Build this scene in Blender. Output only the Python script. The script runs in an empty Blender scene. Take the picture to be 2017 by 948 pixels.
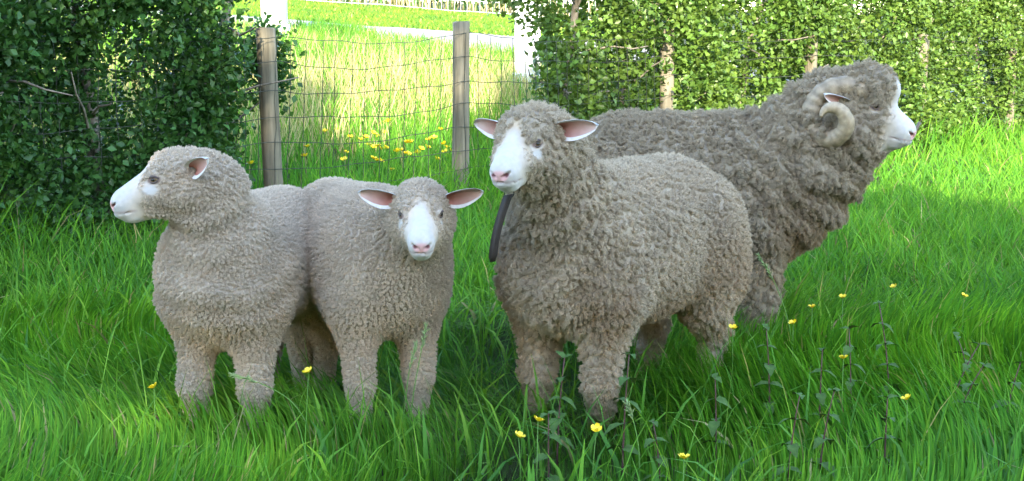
import bpy, math, random
import numpy as np
from mathutils import Matrix, Vector

SC = bpy.context.scene
COL = SC.collection
rng = np.random.default_rng(7)
random.seed(7)
R = math.radians

# ---------------------------------------------------------------- camera, sky, sun, exposure
cam = bpy.data.cameras.new('camera'); cam_ob = bpy.data.objects.new('camera', cam)
COL.objects.link(cam_ob); SC.camera = cam_ob
cam.lens = 49.44; cam.sensor_width = 36; cam.clip_start = .05; cam.clip_end = 600
cam_ob.location = (0, 0, 1.05); cam_ob.rotation_euler = (R(90 - 8.095), 0, 0)

SUN_EL = R(20); SUN_AZ = R(180)          # azimuth from +Y towards +X: low behind the viewpoint
world = bpy.data.worlds.new('World'); SC.world = world; world.use_nodes = True
wn = world.node_tree.nodes; bg = wn['Background']
sky = wn.new('ShaderNodeTexSky'); sky.sky_type = 'NISHITA'; sky.sun_disc = False
sky.sun_elevation = SUN_EL; sky.sun_rotation = SUN_AZ
sky.air_density = 1.0; sky.dust_density = .5; sky.ozone_density = 1.0
world.node_tree.links.new(sky.outputs[0], bg.inputs[0]); bg.inputs[1].default_value = .15
to_sun = Vector((math.sin(SUN_AZ) * math.cos(SUN_EL), math.cos(SUN_AZ) * math.cos(SUN_EL), math.sin(SUN_EL)))
sl = bpy.data.lights.new('sun', 'SUN'); sl.energy = 2.4; sl.angle = R(.53); sl.color = (1, .90, .70)
sun = bpy.data.objects.new('sun', sl); COL.objects.link(sun)
sun.rotation_euler = to_sun.to_track_quat('Z', 'Y').to_euler(); sun.location = (0, -20, 12)
SC.view_settings.view_transform = 'Standard'; SC.view_settings.look = 'None'
SC.view_settings.gamma = 1; SC.view_settings.exposure = 3.15
SC.cycles.max_bounces = 8; SC.cycles.diffuse_bounces = 4; SC.cycles.transmission_bounces = 4
SC.cycles.transparent_max_bounces = 8
SC.cycles.use_denoising = True

# ---------------------------------------------------------------- helpers
def tag(o, label=None, cat=None, group=None, kind=None):
    if label: o['label'] = label
    if cat: o['category'] = cat
    if group: o['group'] = group
    if kind: o['kind'] = kind
    return o

def link(name, data, parent=None):
    o = bpy.data.objects.new(name, data); COL.objects.link(o)
    if parent: o.parent = parent
    return o

def empty(name, loc=(0, 0, 0), rz=0):
    o = link(name, None); o.location = loc; o.rotation_euler = (0, 0, rz); o.empty_display_size = .1
    return o

def mesh_np(name, V, faces, mats, smooth=True, colors=None, n=3, face_mat=None):
    """V (k,3) float, faces (m,n) int (all the same size)"""
    me = bpy.data.meshes.new(name)
    V = np.ascontiguousarray(V, np.float32); faces = np.ascontiguousarray(faces, np.int32)
    m = len(faces)
    me.vertices.add(len(V)); me.vertices.foreach_set('co', V.ravel())
    me.loops.add(m * n); me.loops.foreach_set('vertex_index', faces.ravel())
    me.polygons.add(m)
    me.polygons.foreach_set('loop_start', np.arange(0, m * n, n, dtype=np.int32))
    me.polygons.foreach_set('loop_total', np.full(m, n, np.int32))
    if smooth: me.polygons.foreach_set('use_smooth', np.ones(m, bool))
    if face_mat is not None: me.polygons.foreach_set('material_index', np.asarray(face_mat, np.int32))
    if colors is not None:
        a = me.color_attributes.new('col', 'FLOAT_COLOR', 'POINT')
        c = np.ones((len(V), 4), np.float32); c[:, :3] = colors
        a.data.foreach_set('color', c.ravel())
    for mt in (mats if isinstance(mats, (list, tuple)) else [mats]): me.materials.append(mt)
    me.update(calc_edges=True); me.validate()
    return me

def hash3(ix, iy, iz, seed):
    h = (ix.astype(np.int64) * 374761393 + iy.astype(np.int64) * 668265263 + iz.astype(np.int64) * 2147483647 + seed * 1274126177) & 0xFFFFFFFF
    h = ((h ^ (h >> 13)) * 1274126177) & 0xFFFFFFFF
    h = ((h ^ (h >> 16)) * 2246822519) & 0xFFFFFFFF
    return ((h ^ (h >> 15)) & 0xFFFFFF) / float(0xFFFFFF) * 2 - 1

def noise(P, scale=1.0, seed=0):
    P = np.asarray(P, float) * scale
    I = np.floor(P); f = P - I; f = f * f * (3 - 2 * f); I = I.astype(np.int64)
    out = 0
    for dx in (0, 1):
        for dy in (0, 1):
            for dz in (0, 1):
                w = (f[:, 0] if dx else 1 - f[:, 0]) * (f[:, 1] if dy else 1 - f[:, 1]) * (f[:, 2] if dz else 1 - f[:, 2])
                out = out + w * hash3(I[:, 0] + dx, I[:, 1] + dy, I[:, 2] + dz, seed)
    return out

def smooth01(x, a, b):
    t = np.clip((x - a) / (b - a), 0, 1); return t * t * (3 - 2 * t)

# ground height: flat field in front of the fence line, rising bank behind it
FP = np.array([-1.31, 7.72]); FD = np.array([.672, .7405]); FN = np.array([-.7405, .672])
def fence_v(X, Y): return (X - FP[0]) * FN[0] + (Y - FP[1]) * FN[1]
def fence_u(X, Y): return (X - FP[0]) * FD[0] + (Y - FP[1]) * FD[1]
def gz(X, Y):
    X = np.asarray(X, float); Y = np.asarray(Y, float)
    v = fence_v(X, Y)
    z = .16 * np.clip(v - .2, 0, 6.6) + .095 * np.clip(v - 6.8, 0, 7.2) + .04 * np.clip(v - 14, 0, 26)
    P = np.stack([X, Y, 0 * X], -1).reshape(-1, 3)
    b = (noise(P, .9, 3) * .012 + noise(P, 2.6, 4) * .006).reshape(X.shape)
    return z + b
def gpt(x, y, dz=0): return (x, y, float(gz(np.array([x]), np.array([y]))[0]) + dz)

# ---------------------------------------------------------------- materials
def mat(name):
    m = bpy.data.materials.new(name); m.use_nodes = True
    nt = m.node_tree; nt.nodes.clear(); out = nt.nodes.new('ShaderNodeOutputMaterial')
    return m, nt, out

def N(nt, kind, **kw):
    n = nt.nodes.new('ShaderNode' + kind)
    for k, v in kw.items():
        if k in n.inputs: n.inputs[k].default_value = v
        else: setattr(n, k, v)
    return n

def leaf_mat(name, trans=.35, rough=.5, spec=.25, tint=(1, 1, 1)):
    """foliage: colour comes from the per-vertex attribute 'col'"""
    m, nt, out = mat(name); L = nt.links.new
    at = N(nt, 'Attribute', attribute_name='col')
    p = N(nt, 'BsdfPrincipled', Roughness=rough); p.inputs['Specular IOR Level'].default_value = spec
    t = N(nt, 'BsdfTranslucent'); mx = N(nt, 'MixShader'); mx.inputs[0].default_value = trans
    mul = N(nt, 'Mix', data_type='RGBA', blend_type='MULTIPLY'); mul.inputs[0].default_value = 1
    mul.inputs[7].default_value = (1.25, 1.15, .55, 1)
    L(at.outputs['Color'], p.inputs['Base Color']); L(at.outputs['Color'], mul.inputs[6]); L(mul.outputs[2], t.inputs['Color'])
    L(p.outputs[0], mx.inputs[1]); L(t.outputs[0], mx.inputs[2]); L(mx.outputs[0], out.inputs[0])
    return m

def noise_mat(name, c1, c2, scale=20, rough=.8, bump=.3, stretch=(1, 1, 1), spec=.2, detail=6, dist=.004, c3=None):
    m, nt, out = mat(name); L = nt.links.new
    tc = N(nt, 'TexCoord'); mp = N(nt, 'Mapping'); mp.inputs['Scale'].default_value = stretch
    n = N(nt, 'TexNoise', Scale=scale, Detail=detail, Roughness=.6)
    r = N(nt, 'ValToRGB'); r.color_ramp.elements[0].color = (*c1, 1); r.color_ramp.elements[1].color = (*c2, 1)
    r.color_ramp.elements[0].position = .32; r.color_ramp.elements[1].position = .68
    if c3: e = r.color_ramp.elements.new(.5); e.color = (*c3, 1)
    p = N(nt, 'BsdfPrincipled', Roughness=rough); p.inputs['Specular IOR Level'].default_value = spec
    b = N(nt, 'Bump', Strength=bump, Distance=dist)
    L(tc.outputs['Object'], mp.inputs[0]); L(mp.outputs[0], n.inputs['Vector']); L(n.outputs['Fac'], r.inputs[0])
    L(r.outputs[0], p.inputs['Base Color']); L(n.outputs['Fac'], b.inputs['Height']); L(b.outputs[0], p.inputs['Normal'])
    L(p.outputs[0], out.inputs[0])
    return m

M_soil = noise_mat('soil', (.025, .03, .012), (.06, .07, .025), 6, .95, .6)
M_track = noise_mat('gravel_track', (.22, .20, .19), (.33, .30, .285), 14, .95, .5)
M_grass = leaf_mat('grass_blades', .38, .6, .15)
M_leaf = leaf_mat('hawthorn_leaves', .30, .42, .35)
M_bark = noise_mat('hawthorn_bark', (.10, .085, .065), (.26, .225, .18), 30, .9, .7, (1, 1, .25))
M_post = noise_mat('weathered_post', (.085, .072, .048), (.24, .21, .15), 26, .9, .6, (1, 1, .08), c3=(.155, .135, .095))
M_wire = noise_mat('galvanised_wire', (.028, .032, .026), (.07, .075, .06), 40, .7, .1, spec=.15)
M_wirefar = noise_mat('bright_wire', (.55, .55, .52), (.7, .7, .66), 40, .5, .1, spec=.5)
M_white = noise_mat('white_paint', (.74, .74, .73), (.84, .84, .83), 5, .6, .1)

# ---------------------------------------------------------------- tubes
def tube_arrays(pts, rad, n=6):
    pts = np.asarray(pts, float); k = len(pts); rad = np.broadcast_to(rad, (k,))
    t = np.gradient(pts, axis=0); t /= np.linalg.norm(t, axis=1)[:, None] + 1e-9
    up = np.array([0, 0, 1.]) if abs(t[0][2]) < .9 else np.array([1., 0, 0])
    a = np.cross(t[0], up); a /= np.linalg.norm(a)
    rings = []
    for i in range(k):
        a = a - t[i] * (a @ t[i]); a /= np.linalg.norm(a) + 1e-9
        b = np.cross(t[i], a); ang = np.arange(n) * 2 * math.pi / n
        rings.append(pts[i] + rad[i] * (np.cos(ang)[:, None] * a + np.sin(ang)[:, None] * b))
    V = np.concatenate(rings + [pts[:1], pts[-1:]])
    f = []
    for i in range(k - 1):
        for j in range(n):
            p, q = i * n + j, i * n + (j + 1) % n
            f += [(p, q, q + n), (p, q + n, p + n)]
    for j in range(n):
        f.append((k * n, (j + 1) % n, j)); f.append((k * n + 1, (k - 1) * n + j, (k - 1) * n + (j + 1) % n))
    return V, np.array(f)

def tube(name, pts, rad, m, parent=None, n=6):
    V, f = tube_arrays(pts, rad, n)
    return link(name, mesh_np(name, V, f, m), parent)

# ---------------------------------------------------------------- implicit-surface animals
class Field:
    def __init__(s): s.pr = []
    def ell(s, c, r, k=.05, rot=None, M=None, neg=False): s.pr.append(('e', np.array(c, float), np.array(r, float), k, rot, M, neg))
    def cap(s, a, b, r1, r2, k=.04, M=None, neg=False): s.pr.append(('c', np.array(a, float), np.array(b, float), (r1, r2), k, M, neg))

def smin(a, b, k):
    h = np.clip(.5 + .5 * (b - a) / k, 0, 1); return b * (1 - h) + a * h - k * h * (1 - h)

def polygonise(F, fine_lo, fine_hi, fine=.0036, coarse=.011):
    # bounds
    lo = np.full(3, 9.); hi = np.full(3, -9.); items = []
    for p in F.pr:
        if p[0] == 'e':
            _, c, r, k, rot, M, neg = p
            A = Matrix.Identity(4)
            if M is not None: A = M.copy()
            A = A @ Matrix.Translation(c)
            if rot is not None: A = A @ rot.to_4x4()
            sc = A.to_scale()[0]; A = np.array(A); cc = A[:3, 3]; B = A[:3, :3]
            ext = np.sqrt(((B * r) ** 2).sum(1)); a0, a1 = cc - ext, cc + ext
            items.append(('e', cc, np.linalg.inv(B), r, k, neg, a0, a1, sc))
        else:
            _, a, b, (r1, r2), k, M, neg = p
            sc = 1.
            if M is not None:
                a = np.array(M @ Vector(a)); b = np.array(M @ Vector(b)); sc = M.to_scale()[0]
            r1 *= sc; r2 *= sc
            a0 = np.minimum(a - r1, b - r2); a1 = np.maximum(a + r1, b + r2)
            items.append(('c', a, b, (r1, r2), k, neg, a0, a1, sc))
        if not items[-1][5]: lo = np.minimum(lo, a0); hi = np.maximum(hi, a1)
    lo -= .04; hi += .04
    ax = []
    for d in range(3):
        f0, f1 = max(fine_lo[d], lo[d]), min(fine_hi[d], hi[d])
        seg = [np.linspace(f0, f1, int((f1 - f0) / fine) + 1)]
        if f0 - lo[d] > coarse: seg.insert(0, np.linspace(lo[d], f0, int((f0 - lo[d]) / coarse) + 1)[:-1])
        if hi[d] - f1 > coarse: seg.append(np.linspace(f1, hi[d], int((hi[d] - f1) / coarse) + 1)[1:])
        ax.append(np.concatenate(seg))
    D = np.full([len(a) for a in ax], .5, np.float32)
    for it in items:
        k = it[4]; mg = k + .025; a0, a1 = it[6] - mg, it[7] + mg
        sl = tuple(slice(max(0, np.searchsorted(ax[d], a0[d]) - 1), np.searchsorted(ax[d], a1[d]) + 1) for d in range(3))
        X = ax[0][sl[0]].astype(np.float32)[:, None, None]; Y = ax[1][sl[1]].astype(np.float32)[None, :, None]; Z = ax[2][sl[2]].astype(np.float32)[None, None, :]
        if it[0] == 'e':
            c, B, r = it[1], it[2].astype(np.float32), it[3]
            x, y, z = X - c[0], Y - c[1], Z - c[2]
            q = [B[i, 0] * x + B[i, 1] * y + B[i, 2] * z for i in range(3)]
            k0 = np.sqrt(sum((q[i] / r[i]) ** 2 for i in range(3))); k1 = np.sqrt(sum((q[i] / r[i] ** 2) ** 2 for i in range(3))) + 1e-6
            d = (k0 * (k0 - 1) / k1 * it[8]).astype(np.float32)
        else:
            a, b, (r1, r2) = it[1], it[2], it[3]
            ab = b - a; L2 = float(ab @ ab) + 1e-9
            t = np.clip(((X - a[0]) * ab[0] + (Y - a[1]) * ab[1] + (Z - a[2]) * ab[2]) / L2, 0, 1)
            d = np.sqrt((X - a[0] - t * ab[0]) ** 2 + (Y - a[1] - t * ab[1]) ** 2 + (Z - a[2] - t * ab[2]) ** 2) - (r1 + t * (r2 - r1))
        s = D[sl]
        D[sl] = -smin(-s, d, k) if it[5] else smin(s, d, k)
    # surface nets on the rectilinear grid
    ins = D < 0
    nx, ny, nz = D.shape
    cnt = np.zeros((nx - 1, ny - 1, nz - 1), np.int8)
    for i in (0, 1):
        for j in (0, 1):
            for k in (0, 1): cnt += ins[i:nx - 1 + i, j:ny - 1 + j, k:nz - 1 + k]
    act = (cnt > 0) & (cnt < 8)
    idx = np.full(act.shape, -1, np.int64); ci = np.argwhere(act); idx[act] = np.arange(len(ci))
    acc = np.zeros((len(ci), 3)); num = np.zeros(len(ci))
    off = [(i, j, k) for i in (0, 1) for j in (0, 1) for k in (0, 1)]
    def corner(o): return D[ci[:, 0] + o[0], ci[:, 1] + o[1], ci[:, 2] + o[2]]
    def cpos(o): return np.stack([ax[d][ci[:, d] + o[d]] for d in range(3)], 1)
    for o in off:
        for d in range(3):
            if o[d]: continue
            o2 = list(o); o2[d] = 1
            a, b = corner(o), corner(o2); cr = (a < 0) != (b < 0)
            t = np.where(cr, a / np.where(cr, a - b, 1), 0)
            pa, pb = cpos(o), cpos(o2)
            acc += np.where(cr[:, None], pa + (pb - pa) * t[:, None], 0); num += cr
    V = acc / num[:, None]
    Q = []
    for d in range(3):
        e, f = (d + 1) % 3, (d + 2) % 3
        s0 = [slice(None)] * 3; s1 = [slice(None)] * 3; s0[d] = slice(0, -1); s1[d] = slice(1, None)
        ch = ins[tuple(s0)] != ins[tuple(s1)]
        E = np.argwhere(ch); g = (E[:, e] > 0) & (E[:, f] > 0) & (E[:, e] < D.shape[e] - 1) & (E[:, f] < D.shape[f] - 1); E = E[g]
        flip = ins[E[:, 0], E[:, 1], E[:, 2]]
        def cell(de, df):
            c = E.copy(); c[:, e] -= de; c[:, f] -= df; return idx[c[:, 0], c[:, 1], c[:, 2]]
        q = np.stack([cell(1, 1), cell(0, 1), cell(0, 0), cell(1, 0)], 1)
        q[~flip] = q[~flip][:, ::-1]; Q.append(q)
    return V, np.concatenate(Q)

def vnormals(V, Q):
    n = np.zeros_like(V)
    fn = np.cross(V[Q[:, 2]] - V[Q[:, 0]], V[Q[:, 3]] - V[Q[:, 1]])
    for i in range(4): np.add.at(n, Q[:, i], fn)
    return n / (np.linalg.norm(n, axis=1)[:, None] + 1e-12)

def body_material():
    m, nt, out = mat('sheep_skin_and_underwool'); L = nt.links.new
    at = N(nt, 'Attribute', attribute_name='col')
    tc = N(nt, 'TexCoord'); n = N(nt, 'TexNoise', Scale=260, Detail=3)
    b = N(nt, 'Bump', Strength=.25, Distance=.002)
    p = N(nt, 'BsdfPrincipled', Roughness=.75); p.inputs['Specular IOR Level'].default_value = .15
    p.inputs['Sheen Weight'].default_value = .15
    L(tc.outputs['Object'], n.inputs['Vector']); L(n.outputs['Fac'], b.inputs['Height']); L(b.outputs[0], p.inputs['Normal'])
    L(at.outputs['Color'], p.inputs['Base Color']); L(p.outputs[0], out.inputs[0])
    return m
def wool_material():
    m, nt, out = mat('wool_fibres'); L = nt.links.new
    at = N(nt, 'Attribute', attribute_name='col')
    d = N(nt, 'BsdfDiffuse'); t = N(nt, 'BsdfTranslucent'); mx = N(nt, 'MixShader'); mx.inputs[0].default_value = .25
    L(at.outputs['Color'], d.inputs[0]); L(at.outputs['Color'], t.inputs[0])
    L(d.outputs[0], mx.inputs[1]); L(t.outputs[0], mx.inputs[2]); L(mx.outputs[0], out.inputs[0])
    return m
def plain(name, c, rough=.5, spec=.3, coat=0):
    return noise_mat(name, tuple(x * .85 for x in c), tuple(min(1, x * 1.12) for x in c), 60, rough, .15, spec=spec, dist=.001)
M_body = body_material(); M_wool = wool_material()
def ear_inner():
    m, nt, out = mat('ear_inner_pink'); L = nt.links.new
    tc = N(nt, 'TexCoord'); sx = N(nt, 'SeparateXYZ'); n = N(nt, 'TexNoise', Scale=70, Detail=4)
    ad = N(nt, 'Math', operation='MULTIPLY_ADD'); ad.inputs[1].default_value = .025
    r = N(nt, 'ValToRGB'); e = r.color_ramp.elements; e[0].position = .03; e[0].color = (.33, .12, .085, 1); e[1].position = .115; e[1].color = (.58, .42, .37, 1)
    p = N(nt, 'BsdfPrincipled', Roughness=.65)
    L(tc.outputs['Object'], sx.inputs[0]); L(tc.outputs['Object'], n.inputs['Vector']); L(n.outputs['Fac'], ad.inputs[0]); L(sx.outputs[0], ad.inputs[2])
    L(ad.outputs[0], r.inputs[0]); L(r.outputs[0], p.inputs['Base Color']); L(p.outputs[0], out.inputs[0])
    return m
M_earin = ear_inner()
M_earout = noise_mat('ear_outer_white', (.60, .56, .52), (.74, .70, .66), 90, .7, .3, dist=.001)
M_iris = plain('eye_iris', (.16, .10, .045), .12, .6)
M_pupil = plain('eye_pupil', (.008, .007, .007), .08, .6)
M_lid = plain('eyelid_skin', (.10, .075, .07), .6)
def horn_material():
    m, nt, out = mat('ram_horn'); L = nt.links.new
    at = N(nt, 'Attribute', attribute_name='col')
    tc = N(nt, 'TexCoord'); n = N(nt, 'TexNoise', Scale=70, Detail=5)
    mul = N(nt, 'Mix', data_type='RGBA', blend_type='MULTIPLY'); mul.inputs[0].default_value = .6
    r = N(nt, 'ValToRGB'); r.color_ramp.elements[0].position = .35; r.color_ramp.elements[0].color = (.55, .5, .45, 1); r.color_ramp.elements[1].position = .65
    b = N(nt, 'Bump', Strength=.5, Distance=.003)
    p = N(nt, 'BsdfPrincipled', Roughness=.5)
    L(tc.outputs['Object'], n.inputs['Vector']); L(n.outputs['Fac'], r.inputs[0]); L(at.outputs['Color'], mul.inputs[6]); L(r.outputs[0], mul.inputs[7])
    L(mul.outputs[2], p.inputs['Base Color']); L(n.outputs['Fac'], b.inputs['Height']); L(b.outputs[0], p.inputs['Normal']); L(p.outputs[0], out.inputs[0])
    return m
M_horn = horn_material()

def head_matrix(pos, fwd, pitch, roll, scale):
    f = Vector((fwd[0], fwd[1], 0)).normalized()
    l = Vector((-f.y, f.x, 0)); u = Vector((0, 0, 1))
    f2 = f * math.cos(pitch) + u * math.sin(pitch); u2 = u * math.cos(pitch) - f * math.sin(pitch)
    l2 = l * math.cos(roll) + u2 * math.sin(roll); u3 = u2 * math.cos(roll) - l * math.sin(roll)
    M = Matrix(((f2.x, l2.x, u3.x, pos[0]), (f2.y, l2.y, u3.y, pos[1]), (f2.z, l2.z, u3.z, pos[2]), (0, 0, 0, 1)))
    return M @ Matrix.Scale(scale, 4)

def ear_mesh(name, L=.1, W=.052, cup=.022, M=None, parent=None, side=1):
    """leaf-shaped cupped ear, x along its length, opening towards +z"""
    nu, nv = 14, 9
    grid = []
    for i in range(nu):
        u = i / (nu - 1)
        w = W / 2 * (max(0, math.sin(math.pi * min(1, .16 + .84 * u ** .85))) ** .62) + .0015
        for j in range(nv):
            v = j / (nv - 1) * 2 - 1
            grid.append((u * L, v * w * (1 - .12 * (1 - u)), cup * (v * v) * (1.15 - u * .75) - .010 * u * u + (.004 * math.sin(u * 5))))
    inner = np.array(grid); th = .0055
    edge = np.array([min(1, 3.2 * (1 - abs(j / (nv - 1) * 2 - 1))) for i in range(nu) for j in range(nv)])
    ue = np.array([min(1, 5 * (1 - i / (nu - 1))) for i in range(nu) for j in range(nv)])
    outer = inner.copy(); outer[:, 2] -= th * (.3 + .7 * np.minimum(edge, ue))
    V = np.concatenate([inner, outer]); k = nu * nv
    f, fm = [], []
    for i in range(nu - 1):
        for j in range(nv - 1):
            a = i * nv + j; q = (a, a + nv, a + nv + 1, a + 1)
            f.append(q); fm.append(0 if 1 <= j <= nv - 3 + 0 and i < nu - 2 else 1)
            f.append(tuple(x + k for x in q[::-1])); fm.append(1)
    bd = [i * nv for i in range(nu)] + [(nu - 1) * nv + j for j in range(1, nv)] + [i * nv + nv - 1 for i in range(nu - 2, -1, -1)] + [j for j in range(nv - 2, 0, -1)]
    for a, b in zip(bd, bd[1:] + bd[:1]): f.append((a, a + k, b + k, b)[::-1]); fm.append(1)
    me = mesh_np(name, V, np.array(f), [M_earin, M_earout], n=4, face_mat=fm)
    o = link(name, me, parent); o.matrix_local = M
    return o

def frame_from(pos, xdir, zdir):
    x = Vector(xdir).normalized(); z = Vector(zdir); z = (z - x * z.dot(x)).normalized(); y = z.cross(x)
    return Matrix(((x.x, y.x, z.x, pos[0]), (x.y, y.y, z.y, pos[1]), (x.z, y.z, z.z, pos[2]), (0, 0, 0, 1)))

def uv_sphere(r, nu=14, nv=10):
    V = [(0, 0, r[2])]; f = []
    for i in range(1, nv):
        for j in range(nu):
            a, b = math.pi * i / nv, 2 * math.pi * j / nu
            V.append((r[0] * math.sin(a) * math.cos(b), r[1] * math.sin(a) * math.sin(b), r[2] * math.cos(a)))
    V.append((0, 0, -r[2])); n = len(V) - 1
    for j in range(nu):
        f.append((0, 1 + j, 1 + (j + 1) % nu)); f.append((n, n - nu + (j + 1) % nu, n - nu + j))
    for i in range(nv - 2):
        for j in range(nu):
            a, b = 1 + i * nu + j, 1 + i * nu + (j + 1) % nu
            f += [(a, a + nu, b + nu), (a, b + nu, b)]
    return np.array(V), np.array(f)

def sheep(name, label, front, hind, back_z, belly_z, width, head_pos, head_fwd, head_pitch, head_scale, c_wool, lock, hair_len,
          n_locks, hairs_per_lock, ridge=0., roll=0., ears=None, horns=False, neck_r=(.17, .12), ram=False, leg_r=1., muzzle_wool=0., dirt=.0, dewlap=0., seed=1,
          chest=1., group='sheep standing in the long grass', neck_mid=None, wrinkle=0., pale=1., cell=.013, cell_stretch=1., crack_d=.6, groove=.24, blaze=1., fold=0.):
    r_ = np.random.default_rng(seed)
    front = np.array(front); hind = np.array(hind); o2 = (front + hind) / 2
    fw = front - hind; Ls = float(np.linalg.norm(fw)); fw /= Ls; lf = np.array([-fw[1], fw[0]])
    yaw = math.atan2(fw[1], fw[0])
    root = empty(name, gpt(*o2), yaw)
    tag(root, label, 'sheep', group)
    z0 = root.location.z
    def loc(p):  # world -> local
        d = np.array(p[:2]) - o2; return np.array([d @ fw, d @ lf, p[2] - z0])
    hp = loc(head_pos); hf = np.array(head_fwd, float); hf = np.array([hf @ fw, hf @ lf])
    HM = head_matrix(hp, hf, head_pitch, roll, head_scale)
    H = Ls / 2; W = width / 2; hgt = (back_z - belly_z) / 2; zc = (back_z + belly_z) / 2
    F = Field()
    # trunk
    F.ell((0, 0, zc), (H * 1.05, W, hgt * .985), .05)
    F.ell((-H * .78, 0, zc + .01), (H * .62, W * .93, hgt * .93), .07)
    F.ell((H * .72, 0, zc + .005), (H * .70, W * .86, hgt * .93), .08)
    F.ell((H * 1.12 + .12 * max(0, chest - 1.2), 0, zc - hgt * .12), (.13 * chest, W * .62, hgt * .66 * min(chest, 1.15)), .09)
    F.cap((-H * .9, 0, back_z - .085), (H * .75, 0, back_z - .09), .08, .08, .09)
    F.ell((-H * 1.45, 0, zc + hgt * .35), (.05, .04, .07), .06)          # docked tail
    # legs
    lr = leg_r * W / .21
    for s in (-1, 1):
        y = s * W * .50
        F.ell((H * .92, s * W * .60, zc - hgt * .1), (.115, W * .36, hgt * .75), .07)
        F.cap((H * .98, s * W * .56, zc - hgt * .5), (H * .97, y, belly_z + .01), .088 * lr, .062 * lr, .05)
        F.cap((H * .97, y, belly_z + .01), (H * 1.03, y, belly_z * .52), .064 * lr, .049 * lr, .025)
        F.cap((H * 1.03, y, belly_z * .52), (H * .99, y, .06), .047 * lr, .041 * lr, .02)
        F.cap((H * .99, y, .06), (H * 1.03, y, .018), .034 * lr, .036 * lr, .015)
        y = s * W * .52
        F.ell((-H * .98, s * W * .60, zc - hgt * .15), (.14, W * .40, hgt * .85), .07)
        F.cap((-H * .95, s * W * .58, zc - hgt * .55), (-H * .92, y, belly_z + .02), .105 * lr, .08 * lr, .05)
        F.cap((-H * .92, y, belly_z + .02), (-H * 1.16, y, belly_z * .72), .075 * lr, .05 * lr, .03)
        F.cap((-H * 1.16, y, belly_z * .72), (-H * 1.06, y, .06), .049 * lr, .040 * lr, .02)
        F.cap((-H * 1.06, y, .06), (-H * 1.01, y, .018), .034 * lr, .036 * lr, .015)
    # neck
    s = head_scale
    nb = np.array([H * .82, 0, back_z - neck_r[0] * 1.02]); nh = np.array(HM @ Vector((-.062, 0, -.052)))
    nm = (nb + nh) / 2 + np.array([.015, 0, -.02]) if neck_mid is None else loc(neck_mid)
    rm = (neck_r[0] + neck_r[1]) / 2
    F.cap(nb, nm, neck_r[0], rm, .08); F.cap(nm, nh, rm, neck_r[1], .035)
    F.cap(nb + np.array([.0, 0, -.13]), nm + np.array([-.02, 0, -.03]), neck_r[0] * .9, rm * .75, .07)
    if dewlap:
        for i, t in enumerate((.15, .5, .85)):
            c = nh * (1 - t) + np.array([H * 1.15, 0, zc - hgt * .35]) * t
            F.ell(c + np.array([.085 - .075 * t, 0, -.03]), (.14 * dewlap, .12 * dewlap, .12), .05)
    # head
    E = lambda c, r, k=.03, rot=None, neg=False: F.ell(c, r, k * s, rot, HM, neg)
    Cp = lambda a, b, r1, r2, k=.02, neg=False: F.cap(a, b, r1, r2, k * s, HM, neg)
    wl = muzzle_wool
    E((-.012, 0, -.004), (.090, .077, .071), .03)
    E((.026 + wl * .020, 0, .024 + wl * .030), (.060 + wl * .020, .060 + wl * .008, .045 + wl * .016), .025)
    E((.002, 0, -.050), (.085, .088, .069), .03)
    E((-.035, 0, -.100), (.078, .074, .060), .03)
    Cp((.05, 0, -.004), (.160, 0, -.034), .056, .037, .03)
    Cp((.05, 0, -.055), (.150, 0, -.066), .047, .029, .03)
    E((.180, 0, -.040), (.025, .031, .024), .018)
    E((.176, 0, -.063), (.025, .029, .018), .012)
    E((.153, 0, -.081), (.027, .023, .013), .012)
    for q in (-1, 1):
        E((.088, q * .035, -.03), (.05, .022, .03), .02)                 # cheek bone
        E((.074, q * .046, .018), (.025, .013, .017), .012)             # brow / orbit
        Cp((.203, q * .010, -.044), (.192, q * .024, -.034), .0046, .0036, .004, neg=True)   # nostril
        Cp((.206, 0, -.0565), (.183, q * .024, -.0600), .0022, .0026, .003, neg=True)        # mouth
        Cp((.183, q * .024, -.0600), (.142, q * .042, -.0655), .0026, .0018, .003, neg=True)
    Cp((.208, 0, -.046), (.206, 0, -.057), .0018, .0018, .003, neg=True)
    c = [np.array(HM @ Vector(p)) for p in ((.21, .1, -.1), (.21, -.1, -.1), (.21, .1, .06), (.21, -.1, .06), (.0, .1, -.1), (.0, -.1, -.1), (.0, .1, .06), (.0, -.1, .06))]
    V, Q = polygonise(F, np.min(c, 0), np.max(c, 0))
    Nn = vnormals(V, Q)
    # large soft folds and staple ridges in the fleece
    HI = np.array(HM.inverted()); hq = V @ HI[:3, :3].T + HI[:3, 3]
    nse = noise(hq, 38, seed) * .015 + noise(hq, 95, seed + 1) * .008
    eye = np.array([.064, .067, .010])
    ay = np.abs(hq[:, 1])
    bx = .096 + .032 * smooth01(ay, .014, .048) - blaze * .022 * np.exp(-(ay / .026) ** 2) * (hq[:, 2] > -.03) + nse
    near = ((hq[:, 0] > -.03) & (hq[:, 0] < .25) & (ay < .12) & (hq[:, 2] < .12)) * smooth01(hq[:, 2] - .25 * (hq[:, 0] - .15) * 0, -.118, -.100)
    face = smooth01(hq[:, 0] - bx, -.020, .020) * near
    de = np.sqrt(((hq[:, 0] - .084) / .026) ** 2 + ((ay - .052) / .03) ** 2 + ((hq[:, 2] - .004 + .35 * 0) / .021) ** 2)
    eyep = (1 - smooth01(de * (1.3 - .3 * pale) + nse * 25 * pale, .6, 1.05)) * near
    de2 = np.sqrt(((hq[:, 0] - .094) / .024) ** 2 + ((ay - .048) / .03) ** 2 + ((hq[:, 2] + .017) / .015) ** 2)
    eyep = np.maximum(eyep, (1 - smooth01(de2 + nse * 25, .6, 1.2)) * near * pale)
    bare = np.maximum(face, eyep)
    wool = 1 - bare
    leglow = 1 - smooth01(V[:, 2], .03, belly_z * .75)
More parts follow.
